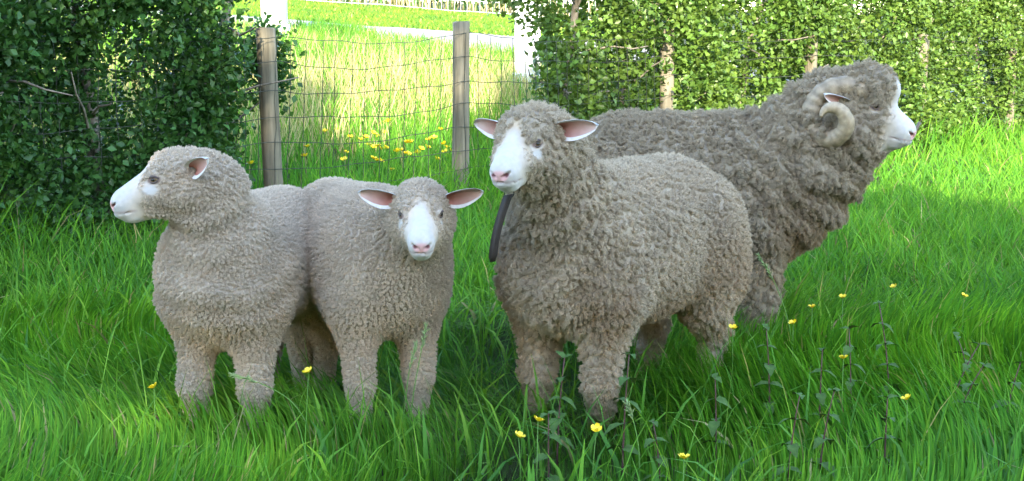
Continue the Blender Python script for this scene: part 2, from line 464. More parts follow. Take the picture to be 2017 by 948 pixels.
    hl = hair_len * wool * (1 - .62 * leglow) * (1 - smooth01(-V[:, 2], -.06, -.03) * .6)
    headw = near * (hq[:, 0] > -.02) * smooth01(hq[:, 0], -.02, .06)
    hl = hl * (1 - .35 * headw)
    amp = wool * (1 - .7 * leglow)
    q = V * np.array([1, 1, .45])
    Vd = V + Nn * (amp * (noise(V, 9, seed + 5) * .006 + noise(q, 42, seed + 6) * ridge + wrinkle * np.abs(noise(V * np.array([1.3, 1.3, .35]) + noise(V, 7, 9)[:, None] * .04, 16, seed + 8))))[:, None]
    if fold:
        ax_ = nh - nb; al = np.linalg.norm(ax_); ax_ = ax_ / al; st = (V - nb) @ ax_
        wgt = smooth01(st, -.16, -.02) * (1 - smooth01(st, al - .02, al + .06)) * smooth01(V[:, 0], H * .3, H * .75) * amp * smooth01(V[:, 2], belly_z, belly_z + .12)
        wv = np.sin((st + .06 * noise(V, 7, seed + 60)) * (2 * math.pi / .085)); wv = np.sign(wv) * np.abs(wv) ** .8
        Vd = Vd + Nn * (fold * wv * wgt)[:, None]
    Nd = vnormals(Vd, Q)
    # colours
    cw = np.array(c_wool)
    col = np.tile(cw, (len(V), 1)) * (1 + .10 * noise(V, 11, 21) + .06 * noise(V, 45, 22))[:, None]
    brown = np.array([.66, .54, .40])
    dk = np.clip(leglow * .35 + dirt * smooth01(noise(V, 5, seed + 31) + .2, .0, .6) * smooth01(zc - V[:, 2], -.14, .16), 0, 1)
    col = col * (1 - dk[:, None] * (1 - brown))
    white = np.array([.515, .478, .442])
    tan_ = cw * np.array([1.0, .94, .88])
    skin = white * (1 + .06 * noise(hq, 45, 3) + .07 * noise(hq, 150, 4))[:, None]
    hn = hq[:, 0] + nse * .9; mixt = smooth01(hn, .088, .150); mixt = np.maximum(mixt, .95 * np.exp(-(ay / .028) ** 2) * smooth01(hn, .070, .112))
    mixt = mixt * (1 - .45 * smooth01(ay + nse, .020, .042) * (1 - smooth01(hq[:, 0], .15, .185)))
    skin = skin * mixt[:, None] + tan_ * (1 - mixt)[:, None]
    ew = np.clip(eyep * (1 - face) * 1.5, 0, 1)[:, None]; skin = skin * (1 - ew) + np.where((hq[:, 2] < -.006)[:, None], white * .92, (tan_ * .9) if not pale else np.array([.50, .43, .37])) * ew
    nose = 1 - smooth01(np.sqrt(((hq[:, 0] - .207) / .020) ** 2 + (hq[:, 1] / .027) ** 2 + ((hq[:, 2] + .042) / .0155) ** 2), .75, 1.15)
    skin = skin * (1 - nose[:, None]) + np.array([.62, .36, .34]) * nose[:, None]
    lipm = np.exp(-((hq[:, 2] + .0575 + .10 * (.195 - hq[:, 0])) / .0035) ** 2) * smooth01(hq[:, 0], .138, .15) * near
    skin = skin * (1 - .6 * lipm[:, None]) + np.array([.30, .20, .19]) * .6 * lipm[:, None]
    for sgn in (-1, 1):
        nd = np.sqrt(((hq[:, 0] - .198) / .012) ** 2 + ((hq[:, 1] - sgn * .017) / .0085) ** 2 + ((hq[:, 2] + .039) / .0065) ** 2)
        m_ = (1 - smooth01(nd, .6, 1.1))[:, None]; skin = skin * (1 - m_) + np.array([.16, .06, .06]) * m_
    lid = np.sqrt(((hq[:, 0] - .083) / .019) ** 2 + ((ay - .053) / .03) ** 2 + ((hq[:, 2] - .008) / .0115) ** 2)
    m_ = ((1 - smooth01(lid, .8, 1.1)) * near)[:, None]; skin = skin * (1 - m_) + np.array([.22, .15, .13]) * m_
    col = col * wool[:, None] * .6 + skin * bare[:, None] + cw * 0  # underwool painted darker than the fibres, as shade in the cracks between locks
    hoof = (1 - smooth01(V[:, 2], .022, .03))[:, None]; col = col * (1 - hoof) + np.array([.06, .05, .04]) * hoof
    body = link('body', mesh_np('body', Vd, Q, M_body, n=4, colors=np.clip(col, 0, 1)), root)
    # ---- fleece: locks of fibres
    T = np.concatenate([Q[:, [0, 1, 2]], Q[:, [0, 2, 3]]])
    ar = np.linalg.norm(np.cross(Vd[T[:, 1]] - Vd[T[:, 0]], Vd[T[:, 2]] - Vd[T[:, 0]]), axis=1)
    w = ar * (hl[T].mean(1) > .0008); cs = np.cumsum(w); cs /= cs[-1]
    ti = np.searchsorted(cs, r_.random(n_locks)); b = r_.random((n_locks, 2)); b[b.sum(1) > 1] = 1 - b[b.sum(1) > 1]
    def interp(A): return A[T[ti, 0]] * (1 - b.sum(1))[:, None] + A[T[ti, 1]] * b[:, :1] + A[T[ti, 2]] * b[:, 1:]
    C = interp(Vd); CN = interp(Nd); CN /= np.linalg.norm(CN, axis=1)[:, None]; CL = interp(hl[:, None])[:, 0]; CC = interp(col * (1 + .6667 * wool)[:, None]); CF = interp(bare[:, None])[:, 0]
    CC = CC * r_.uniform(.90, 1.1, n_locks)[:, None]
    # staples: locks part along a cellular pattern
    wq = C * np.array([1, 1, cell_stretch]) + np.stack([noise(C, 28, 71), noise(C, 28, 72), noise(C, 28, 73)], 1) * cell * .8
    g0 = np.floor(wq / cell); f1 = np.full(n_locks, 9.); f2 = f1.copy(); near_c = np.zeros((n_locks, 3))
    for dx in (-1, 0, 1):
        for dy in (-1, 0, 1):
            for dz in (-1, 0, 1):
                gg = (g0 + np.array([dx, dy, dz])).astype(np.int64)
                fp = (gg + .5 + .42 * np.stack([hash3(gg[:, 0], gg[:, 1], gg[:, 2], k_) for k_ in (91, 92, 93)], 1)) * cell
                dd = np.linalg.norm(fp - wq, axis=1) / cell
                n1 = dd < f1; f2 = np.where(n1, f1, np.minimum(f2, dd)); near_c[n1] = (fp - wq)[n1]; f1 = np.where(n1, dd, f1)
    near_c[:, 2] /= cell_stretch
    crack = smooth01(f2 - f1, .02, .30)
    CL = CL * (1 - crack_d * (1 - crack))
    near_c -= CN * (near_c * CN).sum(1)[:, None]
    under = r_.random(n_locks) < .12; C = C + near_c * np.where(under, 0, groove)[:, None]; CL = np.where(under, np.minimum(CL, hair_len * .35), CL)
    # comb slightly downwards and backwards
    down = np.array([-.25, 0, -.55]); g = down - CN * (CN @ down)[:, None]
    CD = CN + g * (r_.uniform(.2, .9, n_locks) + 2.2 * CF)[:, None] + r_.normal(0, .22, (n_locks, 3)) + near_c / cell * .9; CD /= np.linalg.norm(CD, axis=1)[:, None]
    k = hairs_per_lock; nh_ = n_locks * k
    rep = lambda A: np.repeat(A, k, 0)
    c, n_, d, l, cc, lk = rep(C), rep(CN), rep(CD), rep(CL), rep(CC), np.full(n_locks * k, lock)
    ofs = r_.normal(0, .5, (nh_, 3)); ofs -= n_ * (ofs * n_).sum(1)[:, None]
    base = c + ofs * lk[:, None] - n_ * .002
    l = l * r_.uniform(.7, 1.15, nh_)
    tip = c + d * l[:, None] + ofs * (lk * .38)[:, None] + r_.normal(0, .10, (nh_, 3)) * l[:, None]
    curl = np.cross(d, ofs); curl /= np.linalg.norm(curl, axis=1)[:, None] + 1e-9
    P = np.empty((nh_, 4, 3), np.float32)
    for i, t in enumerate((0, .38, .74, 1.)):
        P[:, i] = base * (1 - t) + tip * t + (ofs * lk[:, None] * .75 + n_ * l[:, None] * .18) * (4 * t * (1 - t) * .6) + curl * (l * .22 * (0, 1, -.8, .3)[i])[:, None]
    cv = bpy.data.hair_curves.new('fleece'); cv.add_curves([4] * nh_)
    cv.attributes['position'].data.foreach_set('vector', P.ravel())
    ra = cv.attributes.get('radius') or cv.attributes.new('radius', 'FLOAT', 'POINT')
    rr = np.tile(np.array([.0010, .0010, .0008, .0003], np.float32), nh_) * np.repeat(np.clip(lk / .010, .55, 1.25), 4).astype(np.float32)
    ra.data.foreach_set('value', rr)
    ca = cv.attributes.new('col', 'FLOAT_COLOR', 'CURVE')
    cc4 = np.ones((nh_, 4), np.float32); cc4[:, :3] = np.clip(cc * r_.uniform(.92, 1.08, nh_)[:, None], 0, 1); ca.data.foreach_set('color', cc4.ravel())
    cv.materials.append(M_wool)
    fl = link('fleece', cv, root)
    # ---- eyes, ears, horns
    for sgn in (-1, 1):
        p = HM @ Vector((.083, sgn * .0515, .009)); outv = (HM.to_3x3() @ Vector((.62, sgn * 1, .05))).normalized()
        Fm = frame_from(p, outv, HM.to_3x3() @ Vector((0, 0, 1)))
        Vs, fs = uv_sphere((.0085 * s, .0125 * s, .0098 * s))
        e = link('eye', mesh_np('eye', Vs, fs, M_iris), root); e.matrix_local = Fm
        Vs, fs = uv_sphere((.0032 * s, .0068 * s, .0040 * s), 10, 8)
        pu = link('pupil', mesh_np('pupil', Vs, fs, M_pupil), e); pu.location = (.0062 * s, 0, 0)
        pts = [Vector(((.0075 - .006 * (t / .95) ** 2) * s, .0145 * s * t, (.0085 - .0075 * t * t) * s)) for t in np.linspace(-1, 1, 9)]
        tube('eyelid', [tuple(x) for x in pts], np.array([.0010, .0024, .0034, .0040, .0042, .0040, .0034, .0024, .0010]) * s, M_lid, e, 6)
        pts = [Vector(((.0070 - .006 * t * t) * s, .0140 * s * t, (-.0080 + .0075 * t * t) * s)) for t in np.linspace(-1, 1, 9)]
        tube('eyelid', [tuple(x) for x in pts], np.array([.0008, .0014, .0020, .0022, .0023, .0022, .0020, .0014, .0008]) * s, M_lid, e, 6)
        ed = (ears or {}).get(sgn, dict())
        p = HM @ Vector(ed.get('pos', (-.012, sgn * .073, .022)))
        R3 = HM.to_3x3()
        dr = R3 @ Vector(ed.get('dir', (.02, sgn * 1, -.02))); op = R3 @ Vector(ed.get('open', (1, 0, -.2)))
        ear_mesh('ear', ed.get('L', .105) * s, ed.get('W', .058) * s, ed.get('cup', .02) * s, frame_from(p, dr, op), root)
        if horns:
            pts, rad, cols = [], [], []
            A = [55, 120, 180, 270, 360, 450, 530]; far = sgn > 0
            RS = [.100, .080, .066, .060, .052, .032, .013] if not far else [.100, .095, .095, .11, .145, .13, .12]
            YS = [.040, .085, .105, .118, .140, .165, .185] if not far else [.040, .085, .13, .22, .38, .47, .5]
            TS = [.031, .031, .030, .028, .0235, .016, .004] if not far else [.031, .030, .027, .020, .006, .004, .002]
            for i in range(90):
                t = i / 89; ad = 55 + t * (475 if not far else 308); a = R(ad)
                rs = float(np.interp(ad, A, RS))
                pts.append(np.array([-.010 + rs * math.cos(a), sgn * float(np.interp(ad, A, YS)), -.054 + rs * 1.05 * math.sin(a)]))
                ring = .5 + .5 * math.sin(i * 1.55 + .6 * math.sin(i * .37))
                rad.append(float(np.interp(ad, A, TS)) * (1 - .10 * ring * (1 - t)))
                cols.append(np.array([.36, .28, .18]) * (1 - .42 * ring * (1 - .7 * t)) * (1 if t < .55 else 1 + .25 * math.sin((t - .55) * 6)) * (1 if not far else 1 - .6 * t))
            for _ in range(5):
                pts = [pts[0]] + [(pts[i - 1] + 2 * pts[i] + pts[i + 1]) / 4 for i in range(1, 89)] + [pts[-1]]
            pw = [np.array(HM @ Vector(x)) for x in pts]
            Vh, fh = tube_arrays(pw, np.array(rad) * s, 14)
            ch = np.concatenate([np.repeat(np.array(cols), 14, 0), np.array(cols[:1]), np.array(cols[-1:])])
            link('horn', mesh_np('horn', Vh, fh, M_horn, colors=ch), root)
    return root, HM

SHEEP = {}
def build_sheep():
    ewe, HM = sheep('ewe', 'hornless grey-cream ewe standing with a dark strap hanging at her throat', (.158, 3.79), (.505, 4.26), .69, .245, .42,
          (.050, 3.52, .812), (-.44, -.9), R(-13), .98, (.525, .435, .322), .0034, .016, 80000, 5, ridge=.0035, fold=.006, neck_r=(.145, .095), dirt=.5, seed=11,
          leg_r=.88, wrinkle=.005, chest=1.1, cell=.0165, cell_stretch=.62, crack_d=.75,
          ears={1: dict(dir=(.05, 1, .06), open=(1, -.1, -.15)), -1: dict(dir=(-.05, -1, .0), open=(1, .2, -.2))})
    sheep('lamb', 'young sheep with its head turned in profile and a straw hanging from its mouth', (-.772, 3.70), (-.650, 4.09), .615, .255, .36,
          (-.838, 3.60, .710), (-.96, -.28), R(-11), .97, (.605, .505, .395), .0028, .0095, 95000, 4, ridge=.0012, fold=.005, dirt=.25, neck_r=(.12, .085), seed=22, leg_r=.93, cell=.0120, crack_d=.65,
          chest=1.0, ears={1: dict(pos=(-.025, .070, .016), dir=(-.25, .9, .25), open=(.9, .35, -.3), L=.085, W=.05), -1: dict(dir=(-.3, -1, -.35))})
    sheep('lamb', 'young sheep looking straight ahead with both ears held out sideways', (-.338, 3.76), (-.535, 4.12), .632, .26, .345,
          (-.232, 3.56, .632), (.065, -1), R(-15), .90, (.605, .505, .395), .0028, .0095, 95000, 4, ridge=.0012, neck_r=(.12, .085), seed=33, leg_r=.93, cell=.0120, crack_d=.65,
          ears={1: dict(dir=(.05, 1, .12), open=(1, 0, -.1), L=.105), -1: dict(dir=(.05, -1, .12), open=(1, 0, -.1), L=.105)})
    sheep('ram', 'large ram with curled horns and deep wrinkled grey fleece', (.88, 4.93), (.33, 5.07), .770, .28, .50,
          (1.165, 4.84, .850), (.88, -.47), R(-17), 1.18, (.40, .33, .235), .0044, .019, 75000, 6, ridge=.006, fold=.010, neck_r=(.19, .125), horns=True, muzzle_wool=1, dirt=.5, seed=44,
          leg_r=1.0, dewlap=1.3, wrinkle=.016, chest=1.3, pale=0., blaze=0., cell=.0195, cell_stretch=.5, crack_d=.8, ears={1: dict(dir=(-.6, .8, -.1), L=.08, W=.04), -1: dict(pos=(.0, -.074, .004), dir=(-.55, -.8, -.05), open=(.6, -.6, -.4), L=.075, W=.038)})
#@REST

# ---------------------------------------------------------------- ground and track
def build_ground():
    g = np.concatenate([-np.geomspace(8, 200, 26)[::-1], np.linspace(-8, 8, 130)[1:-1], np.geomspace(8, 200, 26)])
    h = np.concatenate([-np.geomspace(2, 120, 16)[::-1], np.linspace(-2, 27, 210)[1:-1], np.geomspace(27, 300, 30)])
    X, Y = np.meshgrid(g, h); Z = gz(X, Y) - .012
    V = np.stack([X, Y, Z], -1).reshape(-1, 3); nx = len(g)
    i, j = np.meshgrid(np.arange(len(h) - 1), np.arange(nx - 1), indexing='ij'); a = (i * nx + j).ravel()
    f = np.stack([a, a + 1, a + nx + 1, a + nx], 1)
    tag(link('ground', mesh_np('ground', V, f, M_soil, n=4)), kind='structure')
    xs = np.linspace(-16, 14, 120); ys = np.linspace(17.75, 20.4, 14)
    X, Y = np.meshgrid(xs, ys); Yw = Y + .12 * np.sin(X * .9) + .02 * X
    V = np.stack([X, Yw, gz(X, Yw) + .004], -1).reshape(-1, 3); nx = len(xs)
    i, j = np.meshgrid(np.arange(len(ys) - 1), np.arange(nx - 1), indexing='ij'); a = (i * nx + j).ravel()
    tag(link('track', mesh_np('track', V, np.stack([a, a + 1, a + nx + 1, a + nx], 1), M_track, n=4)), kind='structure')
build_ground()

# ---------------------------------------------------------------- grass blades
def blades(X, Y, Ln, Wd, lean, seed, cols, segs=3):
    r_ = np.random.default_rng(seed); n = len(X)
    az = r_.random(n) * 2 * math.pi; d = np.stack([np.cos(az), np.sin(az), 0 * az], 1)
    fz = r_.random(n) * math.pi; side = np.stack([np.cos(fz), np.sin(fz), 0 * az], 1)
    base = np.stack([X, Y, gz(X, Y) - .015], 1)
    th0 = lean * r_.random(n) * .6; th1 = th0 + lean * (.5 + 1.2 * r_.random(n))
    pts = [base]; p = base
    for k in range(segs):
        th = th0 + (th1 - th0) * ((k + .5) / segs) ** 1.3
        p = p + (d * np.sin(th)[:, None] + np.array([0, 0, 1]) * np.cos(th)[:, None]) * (Ln / segs)[:, None]; pts.append(p)
    V = np.empty((n, 2 * segs + 1, 3), np.float32)
    wid = [1, .95, .68, .4, .2]
    for k in range(segs):
        w = (Wd * wid[k] * .5)[:, None] * side
        V[:, 2 * k] = pts[k] - w; V[:, 2 * k + 1] = pts[k] + w
    V[:, -1] = pts[-1]
    f = []
    for k in range(segs - 1): a = 2 * k; f += [(a, a + 1, a + 3), (a, a + 3, a + 2)]
    f.append((2 * segs - 2, 2 * segs - 1, 2 * segs))
    f = np.array(f); nv = 2 * segs + 1
    F = (np.arange(n)[:, None, None] * nv + f[None]).reshape(-1, 3)
    C = np.repeat(cols, nv, 0)
    return V.reshape(-1, 3), F, C

def field_points(n, y0, y1, seed, power=1.0, xs=.43, xm=1.0):
    r_ = np.random.default_rng(seed)
    Y = y0 + (y1 - y0) * r_.random(n) ** power; X = (r_.random(n) * 2 - 1) * (xs * Y + xm)
    return X, Y

def grass_cols(X, Y, seed, base, var=.34, patch=None):
    r_ = np.random.default_rng(seed); n = len(X)
    P = np.stack([X, Y, 0 * X], 1)
    c = np.tile(np.array(base), (n, 1))
    t = np.clip(noise(P, 1.6, 5) * .5 + noise(P, 5, 6) * .4 + r_.normal(0, .55, n), -1, 1)[:, None]
    c = np.where(t > 0, c * (1 + t * np.array([.75, .30, .30])), c * (1 + t * np.array([.40, .30, -.15])))
    dry = r_.random(n) < .025; c[dry] = np.array([.34, .29, .13]) * r_.uniform(.7, 1.1, (dry.sum(), 1))
    return c * r_.uniform(1 - var, 1 + var, (n, 1))

def build_grass():
    parts = []
    G = (.090, .255, .020)
    for n, y0, y1, pw, Lr, Wr, sd in ((64000, 2.45, 5.2, .95, (.08, .22), (.0042, .0098), 1), (64000, 5.2, 9.5, .9, (.10, .24), (.0055, .010), 2), (46000, 9.5, 18.5, .85, (.10, .24), (.008, .013), 3)):
        X, Y = field_points(n, y0, y1, sd, pw); k = fence_v(X, Y) < .25; X, Y = X[k], Y[k]; r_ = np.random.default_rng(sd + 50)
        P = np.stack([X, Y, 0 * X], 1)
        L = r_.uniform(*Lr, len(X)) * (1 + .35 * noise(P, 1.3, 9) + .25 * noise(P, 4, 10))
        hedge = smooth01(fence_v(X, Y), -.7, -.05); L = L * (1 + .9 * hedge)
        parts.append(blades(X, Y, L, r_.uniform(*Wr, len(X)), r_.uniform(.4, 1.35, len(X)), sd, grass_cols(X, Y, sd, G)))
    X, Y = field_points(6500, 2.5, 7, 18, .9); k = fence_v(X, Y) < 0; X, Y = X[k], Y[k]; r_ = np.random.default_rng(81)
    parts.append(blades(X, Y, r_.uniform(.12, .24, len(X)), r_.uniform(.008, .014, len(X)), r_.uniform(.7, 1.6, len(X)), 18, grass_cols(X, Y, 18, (.11, .27, .03))))
    # scattered longer blades that stand above the sward
    X, Y = field_points(2600, 2.6, 9, 8, .9); k = fence_v(X, Y) < 0; X, Y = X[k], Y[k]; r_ = np.random.default_rng(80)
    parts.append(blades(X, Y, r_.uniform(.24, .36, len(X)), r_.uniform(.003, .005, len(X)), np.full(len(X), .55), 8, grass_cols(X, Y, 8, (.10, .25, .03))))
    cat = lambda i, o=0: np.concatenate([p[i] for p in parts])
    def join(parts):
        off = 0; Vs, Fs, Cs = [], [], []
        for V, F, C in parts: Vs.append(V); Fs.append(F + off); Cs.append(C); off += len(V)
        return np.concatenate(Vs), np.concatenate(Fs), np.concatenate(Cs)
    V, F, C = join(parts)
    tag(link('meadow_grass', mesh_np('meadow_grass', V, F, M_grass, smooth=False, colors=np.clip(C, 0, 1))), 'lush green meadow grass the sheep are standing in', 'grass', kind='stuff')
    # beyond the fence: long grass, greener near the wire, straw-coloured further up the bank
    parts = []
    r_ = np.random.default_rng(91); n = 46000
    Y = 7.4 + 10.4 * r_.random(n) ** .8; X = -.36 * Y + r_.random(n) * (.48 * Y + .6) - .5
    k = (fence_v(X, Y) > .1) & (Y < 17.9); X, Y = X[k], Y[k]; v = fence_v(X, Y); n = len(X)
    P = np.stack([X, Y, 0 * X], 1)
    tall = smooth01(v + .5 * noise(P, 1.1, 30), .9, 2.4)
    c = grass_cols(X, Y, 92, (.075, .235, .022))
    straw = (r_.random(n) < .62 * smooth01(v + .8 * noise(P, .8, 31), 1.3, 2.6) * (1 - .75 * smooth01(v, 3.6, 5.2)))
    c[straw] = np.array([.50, .44, .22]) * r_.uniform(.7, 1.15, (straw.sum(), 1))
    c[~straw] *= np.array([1.35, 1.10, 1.1]) * tall[~straw][:, None] + (1 - tall[~straw][:, None])
    L = (r_.uniform(.18, .34, n) * (1 + .35 * noise(P, 1.5, 33)) + .16 * tall * r_.random(n)) * (1 - .55 * smooth01(Y, 13.5, 17.5))
    parts.append(blades(X, Y, L, r_.uniform(.006, .011, n), np.full(n, .42), 93, c))
    n = 900; X = r_.normal(-2.25, .28, n); Y = r_.normal(17.6, .22, n)
    parts.append(blades(X, Y, r_.uniform(.12, .26, n), r_.uniform(.010, .016, n), np.full(n, .6), 94, grass_cols(X, Y, 94, (.09, .25, .025))))
    V, F, C = join(parts)
    tag(link('long_grass', mesh_np('long_grass', V, F, M_grass, smooth=False, colors=np.clip(C, 0, 1))), 'long sunlit grass and straw on the bank behind the wire fence', 'grass', kind='stuff')
    r_ = np.random.default_rng(95); n = 42000
    Y = 20.2 + 5.6 * r_.random(n); X = -.40 * Y + r_.random(n) * .50 * Y
    V, F, C = blades(X, Y, r_.uniform(.05, .11, n), r_.uniform(.018, .03, n), np.full(n, .7), 96, grass_cols(X, Y, 97, (.13, .26, .03)), segs=2)
    tag(link('mown_lawn', mesh_np('mown_lawn', V, F, M_grass, smooth=False, colors=np.clip(C, 0, 1))), 'short bright lawn strip on the far side of the track', 'grass', kind='stuff')
build_grass()

# ---------------------------------------------------------------- hedges
def leaves(C, D, S, cols, seed, wr=.74):
    """folded leaves at C pointing along D with length S"""
    r_ = np.random.default_rng(seed); n = len(C)
    D = D / np.linalg.norm(D, axis=1)[:, None]
    up = r_.normal(0, .75, (n, 3)) + np.array([0, -.1, .9])
    sd = np.cross(D, up); sd /= np.linalg.norm(sd, axis=1)[:, None] + 1e-9; nm = np.cross(sd, D)
    V = np.empty((n, 4, 3), np.float32); s = S[:, None]
    V[:, 0] = C; V[:, 1] = C + D * s * .5 + sd * s * wr * .5 + nm * s * .12; V[:, 2] = C + D * s - nm * s * .08
    V[:, 3] = C + D * s * .5 - sd * s * wr * .5 + nm * s * .12
    f = np.array([(0, 1, 2), (0, 2, 3)])
    F = (np.arange(n)[:, None, None] * 4 + f[None]).reshape(-1, 3)
    return V.reshape(-1, 3), F, np.repeat(cols, 4, 0)

def clusters(P, Nr, per, spread, size, cbase, seed, cvar=.3):
    r_ = np.random.default_rng(seed); n = len(P)
    D = Nr * .6 + r_.normal(0, .55, (n, 3)) + np.array([0, 0, .25]); D /= np.linalg.norm(D, axis=1)[:, None]
    cc = np.tile(np.array(cbase), (n, 1)) * r_.uniform(1 - cvar, 1 + cvar, (n, 1)) * (1 + r_.uniform(-.12, .2, (n, 1)) * np.array([1.2, .4, .2]))
    rp = lambda A: np.repeat(A, per, 0)
    t = r_.random(n * per)[:, None]
    C = rp(P) + rp(D) * (t - .5) * spread * 2 + r_.normal(0, spread * .42, (n * per, 3))
    DD = rp(D) * .5 + r_.normal(0, .8, (n * per, 3)) + rp(Nr) * .25
    S = size * r_.uniform(.6, 1.25, n * per)
    return leaves(C, DD, S, rp(cc) * r_.uniform(.82, 1.2, (n * per, 1)), seed + 1)

def uvz(u, v, z):
    X = FP[0] + FD[0] * u + FN[0] * v; Y = FP[1] + FD[1] * u + FN[1] * v
    return np.stack([X, Y, gz(X, Y) + z], -1)

def hedge(name, label, u0, u1, height, ncl, per, size, spread, cbase, seed, v0=0., depth=.8, extra=(), trunks=6, shape=None, group='hawthorn hedges along the fence'):
    r_ = np.random.default_rng(seed)
    um = (u0 + u1) / 2
    root = empty(name, tuple(uvz(np.array([um]), np.array([v0 + .4]), np.array([0.]))[0])); tag(root, label, 'hedge', group)
    base = np.array(root.location)
    u = u0 + (u1 - u0) * r_.random(ncl); z = height * r_.random(ncl) ** .95 + .03
    q = r_.random(ncl)
    v = v0 + depth * np.where(q < .62, r_.random(ncl) ** 2 * .45, r_.random(ncl))
    Q = np.stack([u, z, 0 * u], 1)
    v = v + .17 * noise(Q, 1.5, seed) + .09 * noise(Q, 3.7, seed + 2)
    keep = noise(np.stack([u, z, v], 1), 3.1, seed + 3) > -.52
    if shape is not None: keep &= shape(u, z, v)
    u, v, z = u[keep], v[keep], z[keep]
    P = uvz(u, v, z); Nr = np.tile(np.array([-FN[0], -FN[1], .25]), (len(P), 1)); Nr[r_.random(len(P)) < .25] *= -1
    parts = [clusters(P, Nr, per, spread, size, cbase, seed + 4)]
    for (eu, ev, ez, er, en) in extra:
        E_ = r_.normal(0, 1, (en, 3)); E_ = E_ / np.linalg.norm(E_, axis=1)[:, None] * (r_.random((en, 1)) ** .5)
        E_ = E_ * np.array(er); P = uvz(eu + E_[:, 0], ev + E_[:, 1], ez + E_[:, 2])
        parts.append(clusters(P, np.tile(np.array([.2, -.6, .4]), (en, 1)), per, spread * .9, size, cbase, seed + int(eu * 10) + 40))
    off = 0; Vs, Fs, Cs = [], [], []
    for V, F, C in parts: Vs.append(V); Fs.append(F + off); Cs.append(C); off += len(V)
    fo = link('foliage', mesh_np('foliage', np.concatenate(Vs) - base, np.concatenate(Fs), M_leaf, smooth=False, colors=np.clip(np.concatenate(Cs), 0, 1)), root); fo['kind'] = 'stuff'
    # trunks with limbs
    for i in range(trunks):
        tu = u0 + .45 + (u1 - u0 - 1.1) * (i + .5 + r_.uniform(-.25, .25)) / trunks; tv = v0 + depth * r_.uniform(.22, .5)
        lean = r_.normal(0, .12, 2); k = 9
        zz = np.linspace(-.05, height * .8, k); w = np.cumsum(r_.normal(0, .022, (k, 2)), 0)
        pts = uvz(tu + lean[0] * zz + w[:, 0], tv + lean[1] * zz * .5 + w[:, 1], zz) - base
        tr = tube('trunk', pts, np.linspace(r_.uniform(.032, .05), .012, k), M_bark, root, 7)
        for j in range(4):
            a = r_.integers(2, k - 2); p0 = pts[a]; m_ = 6
            d = np.array([FD[0], FD[1], 0]) * r_.uniform(-1, 1) + np.array([-FN[0], -FN[1], 0]) * r_.uniform(.1, .9) + np.array([0, 0, r_.uniform(-.1, .7)]); d /= np.linalg.norm(d)
            L = r_.uniform(.35, .75); tt = np.linspace(0, L, m_)[:, None]
            bp = p0 + d * tt + np.cumsum(r_.normal(0, .018, (m_, 3)), 0) * (tt > 0)
            tube('branch', bp, np.linspace(.011, .0035, m_), M_bark, tr, 5)
    return root

def right_shape(u, z, v):
    # the end of the hedge leans over the gap at the top and draws back lower down
    edge = 2.22 - .42 * smooth01(z, 1.08, 1.3) + .05 * np.sin(z * 9) + np.maximum(v, 0) * 1.05
    return u > edge
def left_shape(u, z, v):
    lim = .0 + .03 * np.sin(z * 9) - .12 * smooth01(z, 1.05, 1.2) - .10 * (1 - smooth01(z, .55, .75))
    return (u < lim) & ((u < -.30) | (v > .12))
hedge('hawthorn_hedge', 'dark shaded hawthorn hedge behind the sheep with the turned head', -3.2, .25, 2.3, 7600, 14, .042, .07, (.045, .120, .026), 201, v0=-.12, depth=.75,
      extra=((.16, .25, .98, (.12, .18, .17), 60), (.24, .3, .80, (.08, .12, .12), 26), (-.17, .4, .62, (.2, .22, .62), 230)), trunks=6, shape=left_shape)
hedge('hawthorn_hedge', 'tall leafy hawthorn hedge behind the ram, mostly in sunlight', 1.8, 12.2, 2.5, 13500, 13, .050, .085, (.085, .155, .026), 202, v0=-.02, depth=.9, trunks=12, shape=right_shape)

